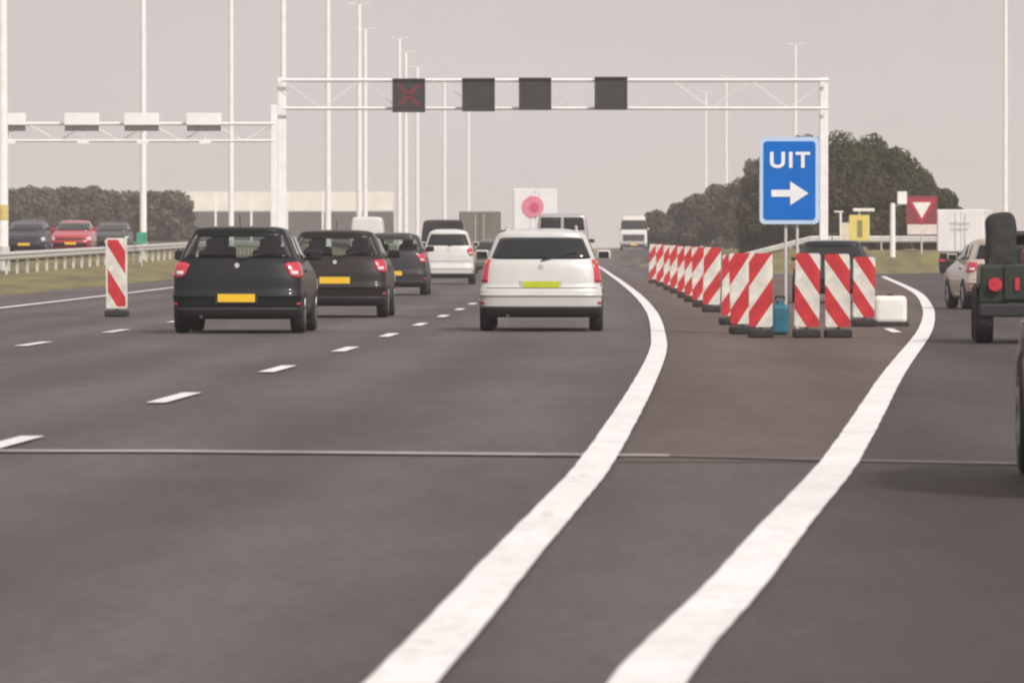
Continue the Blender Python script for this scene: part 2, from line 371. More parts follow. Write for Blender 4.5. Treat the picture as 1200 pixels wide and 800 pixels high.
# ------------------------------------------------------------------ vehicles
def lerp_table(tab):
    zs = [t[0] for t in tab]
    def f(z):
        if z <= zs[0]: return tab[0][1:]
        if z >= zs[-1]: return tab[-1][1:]
        for i in range(len(tab) - 1):
            if zs[i] <= z <= zs[i+1]:
                t = (z - zs[i]) / (zs[i+1] - zs[i])
                return [a + (b - a) * t for a, b in zip(tab[i][1:], tab[i+1][1:])]
    return f
class Body:
    """a car body as a stack of rounded plan slices: z, half-width, rear y, front y"""
    def __init__(s, tab, D=0.24, n=3.2, Df=0.4):
        s.tab = tab; s.f = lerp_table(tab); s.D = D; s.n = n; s.Df = Df
    def S(s, a, z, front=False):
        """a in -1..1 runs round the end, beyond 1 it continues along the flank in metres"""
        w, yr, yf = s.f(z); sg = 1 if a >= 0 else -1; u = abs(a)
        D = min(s.Df if front else s.D, (yf - yr) * 0.4); n = s.n
        if u <= 1:
            t = u * math.pi / 2
            x = w * math.sin(t) ** (2 / n); dy = D * (1 - max(math.cos(t), 0) ** (2 / n))
        else:
            x = w; dy = D + (u - 1)
        return Vector((sg * x, (yf - dy) if front else (yr + dy), z))
    def sx(s, x, z):
        w = s.f(z)[0]; r = min(abs(x) / w, 0.999)
        return math.copysign(2 / math.pi * math.asin(r ** (s.n / 2)), x)
    def mesh(s, m, parent, name='body', holes=()):
        zs = []
        for i in range(len(s.tab) - 1):
            a, b = s.tab[i][0], s.tab[i+1][0]; k = max(1, int((b - a) / 0.035))
            zs += [a + (b - a) * j / k for j in range(k)]
        zs.append(s.tab[-1][0])
        A = [-1 + 2 * k / 28 for k in range(29)]
        v = []; n = None
        for z in zs:
            w, yr, yf = s.f(z)
            ring = [s.S(a, z) for a in A]
            y0 = ring[-1].y; fr = [s.S(a, z, True) for a in reversed(A)]; y1 = fr[0].y
            ring += [Vector((w, y0 + (y1 - y0) * k / 8, z)) for k in range(1, 8)]
            ring += fr
            ring += [Vector((-w, y1 + (y0 - y1) * k / 8, z)) for k in range(1, 8)]
            n = len(ring); v += ring
        f = [(j*n + i, j*n + (i+1) % n, (j+1)*n + (i+1) % n, (j+1)*n + i) for j in range(len(zs) - 1) for i in range(n)]
        if holes:
            keep = []
            for j in range(len(zs) - 1):
                za, zb = zs[j], zs[j+1]
                for i in range(n):
                    cut = False
                    for kind, lo, hi, z0, z1 in holes:
                        if za < z0 or zb > z1: continue
                        if kind == 'rear' and i < 28 and A[i] >= lo - 1e-6 and A[i+1] <= hi + 1e-6: cut = True
                        if kind == 'front' and 36 <= i < 64:
                            a0_, a1_ = A[28 - (i - 36)], A[28 - (i - 36) - 1]
                            if min(a0_, a1_) >= lo - 1e-6 and max(a0_, a1_) <= hi + 1e-6: cut = True
                        if kind == 'side' and (28 <= i < 36 or i >= 64):
                            k_ = (i - 28) if i < 36 else (71 - i)
                            if lo <= k_ <= hi: cut = True
                    if not cut: keep.append((j*n + i, j*n + (i+1) % n, (j+1)*n + (i+1) % n, (j+1)*n + i))
            f = keep
        f += [tuple(reversed(range(n))), tuple((len(zs) - 1) * n + i for i in range(n))]
        return new_mesh(name, v, f, m, parent, smooth=True)
    def patch(s, name, m, parent, a0, a1, z0, z1, off=0.008, front=False, depth=0.03, na=10, nz=6, ab=None, round_=0.0):
        """a panel lying on the body: a0..a1 (top) and optionally ab=(a0,a1) at the bottom"""
        b0, b1 = ab if ab else (a0, a1)
        def pt(i, j, o):
            t = j / nz; z = z0 + (z1 - z0) * t
            A0 = b0 + (a0 - b0) * t; A1 = b1 + (a1 - b1) * t; u = i / na
            a = A0 + (A1 - A0) * u
            if round_:
                e = abs(2 * u - 1) ** 6; z = z + (0.5 * (z0 + z1) - z) * e * round_
            p = s.S(a, z, front); e = 1e-3
            du = s.S(a + e, z, front) - s.S(a - e, z, front); dz = s.S(a, z + e, front) - s.S(a, z - e, front)
            nn = du.cross(dz)
            if front: nn = -nn
            if nn.length > 0: nn.normalize()
            return p + nn * o
        v = [pt(i, j, off) for j in range(nz + 1) for i in range(na + 1)]
        f = [(j*(na+1) + i, j*(na+1) + i + 1, (j+1)*(na+1) + i + 1, (j+1)*(na+1) + i) for j in range(nz) for i in range(na)]
        border = [(i, 0) for i in range(na + 1)] + [(na, j) for j in range(1, nz + 1)] + [(i, nz) for i in range(na - 1, -1, -1)] + [(0, j) for j in range(nz - 1, 0, -1)]
        k0 = len(v)
        for i, j in border: v.append(pt(i, j, off - depth))
        nb = len(border)
        for k in range(nb):
            i0, j0 = border[k]; i1, j1 = border[(k + 1) % nb]
            f.append((j0*(na+1) + i0, k0 + k, k0 + (k + 1) % nb, j1*(na+1) + i1))
        o = new_mesh(name, v, f, m, parent, smooth=True)
        if front:
            o.data.flip_normals()
        # keep the sheet smooth and its rim sharp
        nf = na * nz
        for i, p in enumerate(o.data.polygons): p.use_smooth = i < nf
        return o

WHEEL_MESH = {}
def wheel(parent, x, y, r, w, side):
    key = (round(r, 3), round(w, 3))
    if key not in WHEEL_MESH:
        prof = [(-w/2, r*0.62), (-w/2, r*0.88), (-w*0.42, r*0.97), (-w*0.25, r), (w*0.25, r), (w*0.42, r*0.97), (w/2, r*0.88), (w/2, r*0.62)]
        n = 28; v = []; f = []
        for k in range(n):
            a = 2*math.pi*k/n
            for px, pr in prof: v.append((px, pr*math.cos(a), pr*math.sin(a)))
        P = len(prof)
        for k in range(n):
            for i in range(P):
                f.append((k*P + i, k*P + (i+1) % P, ((k+1) % n)*P + (i+1) % P, ((k+1) % n)*P + i))
        t = bpy.data.meshes.new('wheel'); t.from_pydata(v, [], f); t.materials.append(RUBBER); t.update()
        t.polygons.foreach_set('use_smooth', [True]*len(t.polygons))
        bm = bmesh.new(); add_bar(bm, (-w*0.30, 0, 0), (w*0.30, 0, 0), r*0.63, seg=24)
        for k in range(5):
            a = 2*math.pi*k/5; add_bar(bm, (w*0.33, 0, 0), (w*0.38, r*0.58*math.cos(a), r*0.58*math.sin(a)), 0.035, 0.028, seg=6)
        add_bar(bm, (w*0.30, 0, 0), (w*0.42, 0, 0), 0.05, seg=10)
        rm = bpy.data.meshes.new('rim'); bm.to_mesh(rm); bm.free(); rm.materials.append(RIM)
        WHEEL_MESH[key] = (t, rm)
    t, rm = WHEEL_MESH[key]
    o = bpy.data.objects.new('wheel', t); C.objects.link(o); o.parent = parent; o.location = (x, y, r)
    q = bpy.data.objects.new('rim', rm); C.objects.link(q); q.parent = o
    if side < 0: q.rotation_euler = (0, 0, math.pi)
    return o
def arch(parent, x, y, r, side):
    n = 16; v = []
    pts = [(y + (r*1.17)*math.cos(math.pi*k/n), r + (r*1.17)*math.sin(math.pi*k/n)) for k in range(n + 1)] + [(y - r*1.17, 0.26), (y + r*1.17, 0.26)]
    m = len(pts)
    v = [(x, a, b) for a, b in pts] + [(x - side*0.2, a, b) for a, b in pts]
    f = [tuple(range(m)), tuple(reversed(range(m, 2*m)))] + [(i, m + i, m + (i+1) % m, (i+1) % m) for i in range(m)]
    return new_mesh('wheel_arch', v, f, BLACKP, parent)
def mirror(parent, m, x, y, z, side, s=1.0):
    bm = bmesh.new(); add_box(bm, (side*0.12*s, 0, 0), (0.2*s, 0.11*s, 0.14*s), 0.035*s)
    add_bar(bm, (-side*0.05, 0.02, -0.06*s), (side*0.07*s, 0.01, -0.03*s), 0.022*s, seg=6)
    o = from_bm('wing_mirror', bm, m, parent, loc=(x, y, z))
    g = box('mirror_glass', (side*0.12*s, -0.058*s, 0), (0.15*s, 0.006, 0.095*s), GLASS, o, 0.0)
    return o

def paint(name, col, metal=0.15, rough=0.32):
    d = max(col) < 0.1
    return mat('paint_' + name, col, 0.45 if d else rough, 0.0 if d else metal, var=0.05, scale=2.5, coat=0.22 if d else 0.6, spec=0.2 if d else 0.5)

def car(name, label, loc, heading_, L, W, H, col, style='hatch', plate_mat=None, group=None, facing='rear', cat='car',
        lights='side', ms=1.0, see=False, wz=None, lower_dark=True, bumper_col=True, rails=False, dash=None, detail=True):
    root = empty(name, loc, -heading_)
    tag(root, label, cat, group)
    P = paint(*col) if isinstance(col, tuple) else col
    w = W / 2
    k = H / 1.47
    if style == 'hatch':
        tab = [(0.20, w*.86, .16, L-.2), (0.25, w*.95, .07, L-.08), (0.34, w*.985, .02, L-.03), (0.50, w, 0, L), (0.57, w, .005, L-.01), (0.60, w*.998, .035, L-.03),
               (0.75*k, w*.995, .06, L-.12), (0.84*k, w*.985, .09, L-.42), (0.90*k, w*.97, .105, L-.80), (0.96*k, w*.945, .13, L-1.10), (1.00*k, w*.925, .155, L-1.22),
               (1.12*k, w*.865, .25, L-1.48), (1.28*k, w*.785, .385, L-1.85), (1.37*k, w*.735, .455, L-2.08), (1.415*k, w*.70, .42, L-2.25), (1.44*k, w*.65, .44, L-2.4), (1.458*k, w*.56, .56, L-2.6), (1.468*k, w*.42, .8, L-2.8), (1.474*k, w*.22, 1.15, L-2.95)]
        rw = (1.03*k, 1.345*k); belt = 0.98*k
    elif style == 'mpv':
        tab = [(0.20, w*.86, .14, L-.2), (0.26, w*.96, .05, L-.08), (0.34, w*.99, .01, L-.03), (0.50, w, 0, L), (0.60, w, .005, L-.01), (0.645, w*.985, .055, L-.03),
               (0.78*k, w*.965, .075, L-.15), (0.86*k, w*.95, .09, L-.45), (0.92*k, w*.935, .10, L-.80), (0.98*k, w*.91, .12, L-1.05),
               (1.10*k, w*.86, .18, L-1.30), (1.25*k, w*.795, .255, L-1.62), (1.34*k, w*.75, .315, L-1.9), (1.385*k, w*.715, .30, L-2.05), (1.415*k, w*.66, .34, L-2.2), (1.44*k, w*.57, .46, L-2.4), (1.46*k, w*.43, .68, L-2.6), (1.47*k, w*.25, 1.0, L-2.85)]
        rw = (1.03*k, 1.335*k); belt = 1.0*k
    elif style == 'van':
        tab = [(0.24, w*.88, .10, L-.2), (0.32, w*.97, .03, L-.06), (0.55, w, 0, L), (0.70, w, .01, L-.02), (0.73, w*.995, .05, L-.05), (0.46*H, w*.995, .06, L-.35), (0.52*H, w*.985, .065, L-.75), (0.58*H, w*.975, .07, L-.95),
               (0.80*H, w*.93, .10, L-1.5), (0.92*H, w*.89, .13, L-1.8), (0.965*H, w*.85, .15, L-1.95), (0.985*H, w*.78, .22, L-2.1), (0.995*H, w*.62, .4, L-2.3), (H, w*.35, .8, L-2.6)]
        rw = (0.60*H, 0.86*H); belt = 0.58*H
    B = Body(tab, D=0.24 if style != 'van' else 0.16, n=3.4 if style != 'van' else 5)
    gl = GLASS
    if see:
        gl = SEEGLASS
        B.mesh(P, root, holes=[('rear', -0.58, 0.58, rw[0], rw[1]), ('front', -0.79, 0.79, belt + 0.04, rw[1] + 0.02), ('side', 1, 2, belt + 0.04, rw[1] - 0.02), ('side', 3, 4, belt + 0.04, rw[1] - 0.02)])
        box('interior_deck', (0, L*0.42, belt - 0.10), (W*0.86, L*0.62, 0.10), BLACKP, root, 0.02)
        for x in (-0.36, 0.36):
            for y, hh in ((1.05, 0.10), (2.0, 0.16)):
                bm = bmesh.new(); add_box(bm, (x*w/0.9*1.05, y, belt + hh*0.3 - 0.02), (0.46, 0.12, 0.22 + hh), 0.05)
                st = from_bm('seat_back', bm, BLACKP, root)
                box('head_rest', (x*w/0.9*1.05, y, belt + 0.14 + hh), (0.25, 0.09, 0.17), BLACKP, st, 0.04)
    else:
        B.mesh(P, root)
    r = 0.31 if H < 1.6 else 0.335
    yr_, yf_ = 0.78, L - 0.82
    for sd in (-1, 1):
        for y in (yr_, yf_):
            arch(root, sd*(w*0.985 + 0.006), y, r, sd)
            wheel(root, sd*(w - 0.085), y, r, 0.20, sd)
    # glazing
    zb, zt = wz or rw
    aw = B.sx(w*0.80*0.83 if style != 'van' else w*.80, (zb+zt)/2)
    if style == 'van':
        for sg in (-1, 1):
            B.patch('rear_window', GLASS, root, *sorted((sg*B.sx(0.05, zb), sg*aw)), zb, zt)
    else:
        B.patch('rear_window', gl, root, -0.62, 0.62, zb, zt, ab=(-0.67, 0.67), round_=0.0 if see else 0.10)
    B.patch('windscreen', gl, root, -0.80, 0.80, belt + 0.04, zt + 0.02, ab=(-0.86, 0.86), front=True)
    for sg in (-1, 1):
        wl0 = (1.12, 1.72, 2.05); 
        f = B.f(belt + .05); span = f[2] - f[1]
        ends = [(1.10, 1.10 + span*0.20), (1.10 + span*0.235, 1.10 + span*0.52)]
        for a, b in ends:
            t0, t1 = a + 0.03, min(b, a + (b - a)) - 0.02
            B.patch('side_window', GLASS, root, *sorted((sg*t0, sg*t1)), belt + 0.04, zt - 0.02, na=4, nz=4)
        h_ = B.S(sg*1.9, belt - 0.13)
        box('door_handle', (sg*0.012, 0, 0), (0.03, 0.16, 0.028), BLACKP if style != 'van' else P, root, 0.008, loc=h_)
        mirror(root, P, sg*(B.f(belt)[0] - 0.01), f[2] - 0.55, belt + 0.09*ms, sg, ms)
    # rear end
    if lights == 'side':
        for sg in (-1, 1):
            o = B.patch('tail_light', REDL, root, *sorted((sg*0.44, sg*1.14)), 0.765*k, 0.97*k, off=0.014, ab=tuple(sorted((sg*0.50, sg*1.12))), round_=0.35)
            q = B.patch('indicator_lens', CLEARL, o, *sorted((sg*0.54, sg*0.74)), 0.80*k, 0.85*k, off=0.020, na=4, nz=2)
    elif lights == 'pillar':
        for sg in (-1, 1):
            o = B.patch('tail_light', REDL, root, *sorted((sg*0.68, sg*1.08)), 0.70*k, 1.02*k, off=0.014, ab=tuple(sorted((sg*0.62, sg*1.08))), nz=8)
            B.patch('indicator_lens', AMBERL, o, *sorted((sg*0.78, sg*1.0)), 0.945*k, 1.0*k, off=0.019, na=4, nz=2)
    else:
        for sg in (-1, 1):
            o = B.patch('tail_light', REDL, root, *sorted((sg*0.80, sg*1.04)), 0.36*H, 0.56*H, off=0.012)
    if detail:
        B.patch('bumper_trim', BLACKP, root, -1.15, 1.15, 0.215, 0.36 if lower_dark else 0.30, off=0.012, na=20)
        B.patch('bumper_strip', BLACKP if not bumper_col else P, root, -0.95, 0.95, 0.50, 0.545, off=0.012, na=20, nz=2)
        # tailgate shut lines
        B.patch('shut_line', BLACKP, root, -0.66, 0.66, 0.612*k, 0.622*k, off=0.003, na=14, nz=1, depth=0.01)
        for sg in (-1, 1):
            B.patch('reflector', REDL, root, *sorted((sg*0.70, sg*0.86)), 0.395, 0.43, off=0.012, na=4, nz=1)
        if style != 'van':
            p0 = B.S(0.0, zb - 0.02); p1 = B.S(0.35, zb + 0.10)
            bar('rear_wiper', p0 + Vector((0, -0.025, 0)), p1 + Vector((0, -0.03, 0)), 0.010, BLACKP, root, seg=6)
            b_ = B.S(0, 0.93*k); bm = bmesh.new(); add_bar(bm, b_ + Vector((0, 0.02, 0)), b_ + Vector((0, -0.015, 0.002)), 0.036, seg=14); from_bm('badge', bm, CHROME, root)
            bm = bmesh.new(); add_bar(bm, (-w*0.55, 0.06, 0.235), (-w*0.55, 0.30, 0.235), 0.026, seg=10); from_bm('exhaust', bm, STEEL_D, root)
            fz = B.f(1.45*k) if style == 'hatch' else B.f(1.45*k)
            bar('aerial', (0, 0.75, H - 0.01), (0, 0.60, H + 0.16), 0.006, BLACKP, root, seg=5)
    if plate_mat:
        pz, pm = plate_mat
        d = B.S(0, pz).y
        box('number_plate_recess', (0, d - 0.004, pz), (0.60, 0.016, 0.155), BLACKP if pm is not GPLATE else P, root, 0.006)
        box('number_plate', (0, d - 0.016, pz), (0.52, 0.012, 0.112), pm, root, 0.004)
    # front end
    for sg in (-1, 1):
        B.patch('headlight', CLEARL, root, *sorted((sg*0.52, sg*1.0)), 0.60, 0.73*k if style != 'van' else 0.86, off=0.014, front=True)
    B.patch('grille', BLACKP, root, -0.5, 0.5, 0.33, 0.50, off=0.012, front=True, nz=3)
    B.patch('grille', BLACKP, root, -0.42, 0.42, 0.60, 0.68*k, off=0.012, front=True, nz=3)
    if facing == 'front':
        d = B.S(0, 0.47, True).y
        box('number_plate', (0, d + 0.014, 0.45), (0.52, 0.012, 0.112), YPLATE, root, 0.004)
    if rails:
        for sg in (-1, 1):
            bm = bmesh.new(); x = sg*(B.f(1.43*k)[0] - 0.03); z = 1.475*k + 0.02
            add_bar(bm, (x, 0.45, z), (x, L - 2.25, z), 0.018, seg=6)
            for y in (0.5, 1.2, L - 2.3): add_bar(bm, (x, y, z - 0.07), (x, y, z), 0.02, seg=6)
            from_bm('roof_rail', bm, STEEL, root)
    return root, B

def at(px, y, z=0.0): return ((px - 600) / F * y, y, z)

hd = lambda y: heading(Xs, y)
DARK = ('black', (0.012, 0.012, 0.014))
r1, B1 = car('hatchback', 'black hatchback with a yellow plate and round silver badge, behind the dark brown one', at(277, 88.6), hd(90) + 0.010, 4.1, 1.80, 1.50, DARK, 'hatch', (0.495, YPLATE), see=True)
r2, B2 = car('hatchback', 'dark brown hatchback driving just ahead of the black hatchback in the same lane', at(392, 108.5), hd(108) + 0.004, 4.1, 1.76, 1.50, ('brown', (0.022, 0.016, 0.016)), 'hatch', (0.64, YPLATE), see=True)
car('estate_car', 'charcoal car between the dark brown hatchback and the white car with a dark van ahead', at(459, 160), hd(160), 4.4, 1.76, 1.58, ('charcoal', (0.035, 0.036, 0.038)), 'mpv', (0.55, YPLATE), see=True)
car('car', 'white upright car with dark rear window, following a dark van', at(525, 207), hd(207), 4.2, 1.68, 1.80, ('white', (0.66, 0.64, 0.61), 0.0, 0.35), 'mpv', None)
car('delivery_van', 'dark van whose roof shows above the white upright car', at(519, 262), hd(262), 4.8, 1.85, 2.35, ('slate', (0.05, 0.045, 0.045)), 'van', None, cat='van', lights='van')
r3, B3 = car('people_carrier', 'white people carrier with roof rails, lime yellow plate and tall red rear lights', at(634, 90.8), hd(91) - 0.006, 4.45, 1.74, 1.475, ('silver_white', (0.60, 0.585, 0.56), 0.1, 0.34), 'mpv', (0.66, GPLATE), lights='pillar', rails=True)
car('silver_van', 'silver van with a dark rear window ahead of the white people carrier', at(659, 203), hd(203), 4.6, 1.72, 2.30, ('silver', (0.42, 0.40, 0.40), 0.3), 'van', None, wz=(1.76, 2.16), cat='van', lights='van')
car('hatchback', 'mid grey car squeezed between the white upright car and the white people carrier', at(577, 290), hd(290), 4.2, 1.76, 1.55, ('mid_grey', (0.16, 0.155, 0.15)), 'hatch', (0.62, YPLATE))
car('works_van', 'white van with its roof just above the charcoal car', at(430, 330), hd(330), 4.8, 1.75, 2.80, ('white', (0.66, 0.64, 0.61), 0.0, 0.35), 'van', None, cat='van', lights='van', wz=(1.25, 1.7))
# oncoming traffic behind the left barrier
def opp(px, y): x = (px - 600) / F * y; return (x, y, ground(x, y) + 0.07)
car('oncoming_car', 'red oncoming car with pale headlights behind the steel barrier', opp(91, 292), math.pi + hd(290), 4.2, 1.80, 1.50, ('red', (0.50, 0.02, 0.04)), 'hatch', facing='front', group='oncoming cars')
car('oncoming_car', 'dark blue oncoming car behind the barrier, left of the red one', opp(38, 280), math.pi + hd(280), 4.4, 1.82, 1.52, ('navy', (0.05, 0.055, 0.075)), 'mpv', facing='front', group='oncoming cars')
car('oncoming_car', 'dark grey oncoming car between the red car and the green marker post', opp(136, 316), math.pi + hd(316), 4.2, 1.76, 1.42, ('grey', (0.06, 0.06, 0.062)), 'hatch', facing='front', group='oncoming cars')
# slip road traffic
car('hatchback', 'beige hatchback on the slip road, partly behind the open jeep', (9.62, 122.5, 0.002), heading(Xe, 120) - 0.135, 3.7, 1.66, 1.38, ('beige', (0.50, 0.43, 0.36)), 'hatch', (0.62, YPLATE), see=True)
car('car', 'dark blue car standing behind the striped boards of the closed gore', (6.90, 137, 0.005), 0.05, 4.2, 1.70, 1.35, ('ink', (0.026, 0.029, 0.04)), 'hatch', None, ms=0.5)
car('car', 'dark red car on the slip road beside the wide white exit line', (3.40, 29.9, 0.002), 0.048, 4.4, 1.78, 1.62, ('dark_red', (0.30, 0.03, 0.035)), 'mpv', (0.62, YPLATE), ms=0.55)

# open jeep
j = empty('open_jeep', (6.60, 78.9, 0.002), -0.058)
tag(j, 'dark green open-topped jeep with a black roll bar and round red rear lights', 'jeep')
JG = paint('jeep', (0.035, 0.042, 0.035), 0.0, 0.5)
bm = bmesh.new(); add_box(bm, (0, 1.55, 0.74), (1.58, 3.0, 0.50), 0.05); from_bm('body', bm, JG, j, False)
box('bonnet', (0, 3.1, 0.90), (1.2, 0.9, 0.34), JG, j, 0.07)
box('chassis', (0, 1.7, 0.44), (0.9, 3.3, 0.16), BLACKP, j, 0.02)
box('tailgate', (0, 0.03, 0.76), (0.98, 0.03, 0.42), JG, j, 0.012)
box('rear_bumper', (0, -0.03, 0.42), (1.60, 0.12, 0.17), BLACKP, j, 0.03)
for sg in (-1, 1):
    bm = bmesh.new(); add_box(bm, (sg*0.735, 0.62, 0.72), (0.24, 1.05, 0.07), 0.02); from_bm('mudguard', bm, BLACKP, j)
    for y in (0.62, 2.95): wheel(j, sg*0.735, y, 0.36, 0.235, sg)
    bm = bmesh.new(); add_bar(bm, (sg*0.60, 0.03, 0.74), (sg*0.60, -0.045, 0.74), 0.085, seg=18); from_bm('tail_light', bm, REDL, j)
    box('reflector', (sg*0.33, 0.0, 0.74), (0.06, 0.03, 0.16), REDL, j, 0.01)
bm = bmesh.new()
for sg in (-1, 1): add_bar(bm, (sg*0.55, 1.0, 0.95), (sg*0.50, 1.0, 1.36), 0.035, seg=8)
add_bar(bm, (-0.50, 1.0, 1.36), (0.50, 1.0, 1.36), 0.038, seg=8)
from_bm('roll_bar', bm, BLACKP, j)
bm = bmesh.new()
for sg in (-1, 1): add_bar(bm, (sg*0.66, 2.62, 0.98), (sg*0.62, 2.42, 1.38), 0.03, seg=8)
add_bar(bm, (-0.62, 2.42, 1.38), (0.62, 2.42, 1.38), 0.03, seg=8)
ws = from_bm('windscreen_frame', bm, BLACKP, j)
new_mesh('windscreen_pane', [(-.62, 2.60, 1.0), (.62, 2.60, 1.0), (.60, 2.43, 1.36), (-.60, 2.43, 1.36), (-.62, 2.612, 1.0), (.62, 2.612, 1.0), (.60, 2.442, 1.36), (-.60, 2.442, 1.36)], [(0,1,2,3), (7,6,5,4), (0,4,5,1), (1,5,6,2), (2,6,7,3), (3,7,4,0)], GLASS, ws)
for sg in (-1, 1):
    box('seat', (sg*0.36, 1.55, 1.02), (0.44, 0.14, 0.42), BLACKP, j, 0.05)
# tall covered load strapped in the back left corner
bm = bmesh.new(); add_box(bm, (0, 0, 0.36), (0.385, 0.36, 0.72), 0.09)
bmesh.ops.subdivide_edges(bm, edges=bm.edges[:], cuts=3, use_grid_fill=True)
for v in bm.verts:
    v.co.x *= 1.04 - 0.10 * (v.co.z / 0.72); v.co.x += 0.012 * math.sin(v.co.z * 17 + v.co.y * 9); v.co.y += 0.014 * math.sin(v.co.z * 23 + v.co.x * 14); v.co.z += 0.018 * math.sin(v.co.x * 11 + 1)
cv = from_bm('covered_load', bm, mat('dark_canvas', (0.036, 0.034, 0.034), 0.9, var=0.35, scale=7, bump=0.5), None, True, loc=(6.10, 79.35, 0.905))
tag(cv, 'tall dark canvas bundle standing in the back of the open jeep', 'bundle')

# box lorries further up the road
def lorry(name, label, loc, hdg, W, H, L, box_m, cab_m, z0=1.0, doors=True, cat='lorry'):
    root = empty(name, loc, -hdg); tag(root, label, cat)
    b = box('box_body', (0, L*0.38, (z0 + H)/2), (W, L*0.76, H - z0), box_m, root, 0.04)
    if doors:
        for sg in (-1, 1):
            box('rear_door', (sg*W*0.244, -0.02, (z0 + H)/2), (W*0.465, 0.05, (H - z0)*0.93), box_m, b, 0.015)
            box('door_bar', (sg*W*0.10, -0.06, (z0 + H)/2), (0.035, 0.03, (H - z0)*0.85), STEEL, b, 0.004)
        box('frame_edge', (0, -0.012, H - 0.07), (W*0.99, 0.06, 0.10), box_m, b, 0.01)
    box('cab', (0, L*0.89, min(H, 2.7)*0.5 + 0.3), (W*0.95, L*0.20, min(H, 2.7)*0.85), cab_m, root, 0.12)
    box('chassis', (0, L*0.45, 0.78), (W*0.45, L*0.85, 0.24), BLACKP, root, 0.02)
    box('rear_bumper', (0, 0.02, 0.58), (W*0.92, 0.10, 0.13), BLACKP, root, 0.02)
    for sg in (-1, 1):
        box('tail_light', (sg*W*0.40, -0.045, 0.60), (0.30, 0.05, 0.12), REDL, root, 0.01)
        for y in (L*0.22, L*0.87): wheel(root, sg*(W/2 - 0.17), y, 0.46, 0.30, sg)
        box('mud_flap', (sg*(W/2 - 0.2), L*0.22 - 0.6, 0.45), (0.34, 0.02, 0.42), BLACKP, root, 0.004)
        mirror(root, BLACKP, sg*W*0.475, L*0.98, 2.0, sg, 2.0)
    return root
WBOX = mat('white_box_panel', (0.80, 0.77, 0.77), 0.5, var=0.05, scale=1.5)
OLIVE = mat('olive_box_panel', (0.17, 0.155, 0.125), 0.6, var=0.12, scale=1.5)
lorry('box_lorry', 'grey olive box lorry ahead of the dark van', at(562, 335), hd(335), 2.15, 3.1, 6.2, OLIVE, OLIVE, 0.95)
lo = lorry('box_lorry', 'tall white lorry with a red round mark on its rear doors', at(627, 352), hd(352), 2.45, 4.45, 8.5, WBOX, WBOX, 1.0)
bm = bmesh.new(); add_bar(bm, (-0.12, -0.035, 3.45), (-0.12, -0.085, 3.45), 0.60, seg=28); from_bm('round_mark', bm, mat('red_print', (0.72, 0.22, 0.30), 0.5), lo)
bm = bmesh.new(); add_bar(bm, (-0.05, -0.06, 3.40), (-0.05, -0.10, 3.40), 0.27, seg=20); from_bm('round_mark_core', bm, mat('dark_red_print', (0.58, 0.08, 0.15), 0.5), lo)
# white van on the raised road behind the gore
X0, Y0 = (744 - 600) / F * 520, 520
vn, Bv = car('parked_van', 'small white van far off where the road meets the sky', (X0, Y0 + 4.8, ground(X0, Y0) - 0.02), math.pi + 0.02, 4.8, 2.2, 2.85, ('white', (0.66, 0.64, 0.61), 0.0, 0.35), 'van', None, cat='van', lights='van', facing='front')

# ------------------------------------------------------------------ striped beacon boards
def beacon(loc, h, w, m, label, group, rz=0.0, foot=True):
    root = empty('beacon_board', loc, rz); tag(root, label, 'beacon', group)
    tl = math.radians(random.uniform(-1.6, 1.6))
    zb = 0.14
    o = plate('panel', rounded_rect(w, h - zb, 0.035), -0.025, 0.025, m, root, cz=zb + (h - zb)/2); o.rotation_euler = (0, tl, 0)
    if foot:
        bm = bmesh.new(); add_box(bm, (0, 0.0, 0.055), (w*1.05, 0.78, 0.11), 0.03); from_bm('foot', bm, RUBBER, root)
        bm = bmesh.new(); add_box(bm, (0, 0.0, 0.17), (0.06, 0.035, 0.14), 0.0); from_bm('stem', bm, BLACKP, root)
    return root
ML = stripe_mat('sheeting_left', -1, 0.66, 1.45, 0.42)
MR = stripe_mat('sheeting_right', 1, 0.66, 1.45, 0.52)
left_row = [  # heights grow along the row
  # px of the centre, base py, board height
    (891.5, 396, 1.12), (870, 392, 1.12), (857, 381, 1.08), (833.5, 366, 1.20), (821, 360, 1.20), (811, 354, 1.22), (802, 349, 1.22), (793, 344, 1.25), (784.5, 340, 1.26), (775.5, 335.5, 1.29), (766, 332, 1.31)]
lab_left = ['wide red and white striped board next to the blue sign, stripes rising to the right',
            'striped board tucked right behind the wide one next to the blue sign',
            'third striped board counted from the blue sign along the long row']
for i, (px, py, h) in enumerate(left_row):
    y = F * EYE / (py - 290) + 0.3
    x = (px - 600) / F * y
    wd = 0.315 if i < 3 else 0.32
    if i < 3: beacon((x, y, 0.004), h, wd, ML, lab_left[i], 'striped boards along the motorway side', 0.03 * i)
    else: beacon((x, y, 0.004), h, wd, ML, 'striped board in the tight receding row along the motorway edge line', 'striped boards in the tight receding row', 0.05 * random.uniform(-1, 1))
for (px, py, h), lb in zip([(945, 396, 1.12), (982, 396, 1.11), (1012, 383, 1.05)],
        ['striped board just right of the blue sign post, stripes falling to the right', 'striped board between two others on the slip road side', 'striped board beside the white block on the slip road side']):
    y = F * EYE / (py - 290) + 0.3
    beacon(((px - 600) / F * y, y, 0.004), h, 0.33, MR, lb, 'striped boards along the slip road side')
MB_ = stripe_mat('sheeting_single', 1, 0.80, 1.65, 0.62, border=(0.185, 0.14, 1.36, 0.03))
y = F * EYE / (371 - 290)
beacon(((137 - 600) / F * y, y, 0.004), 1.36, 0.37, MB_, 'single striped board with white border standing alone in the closed left lane', None)
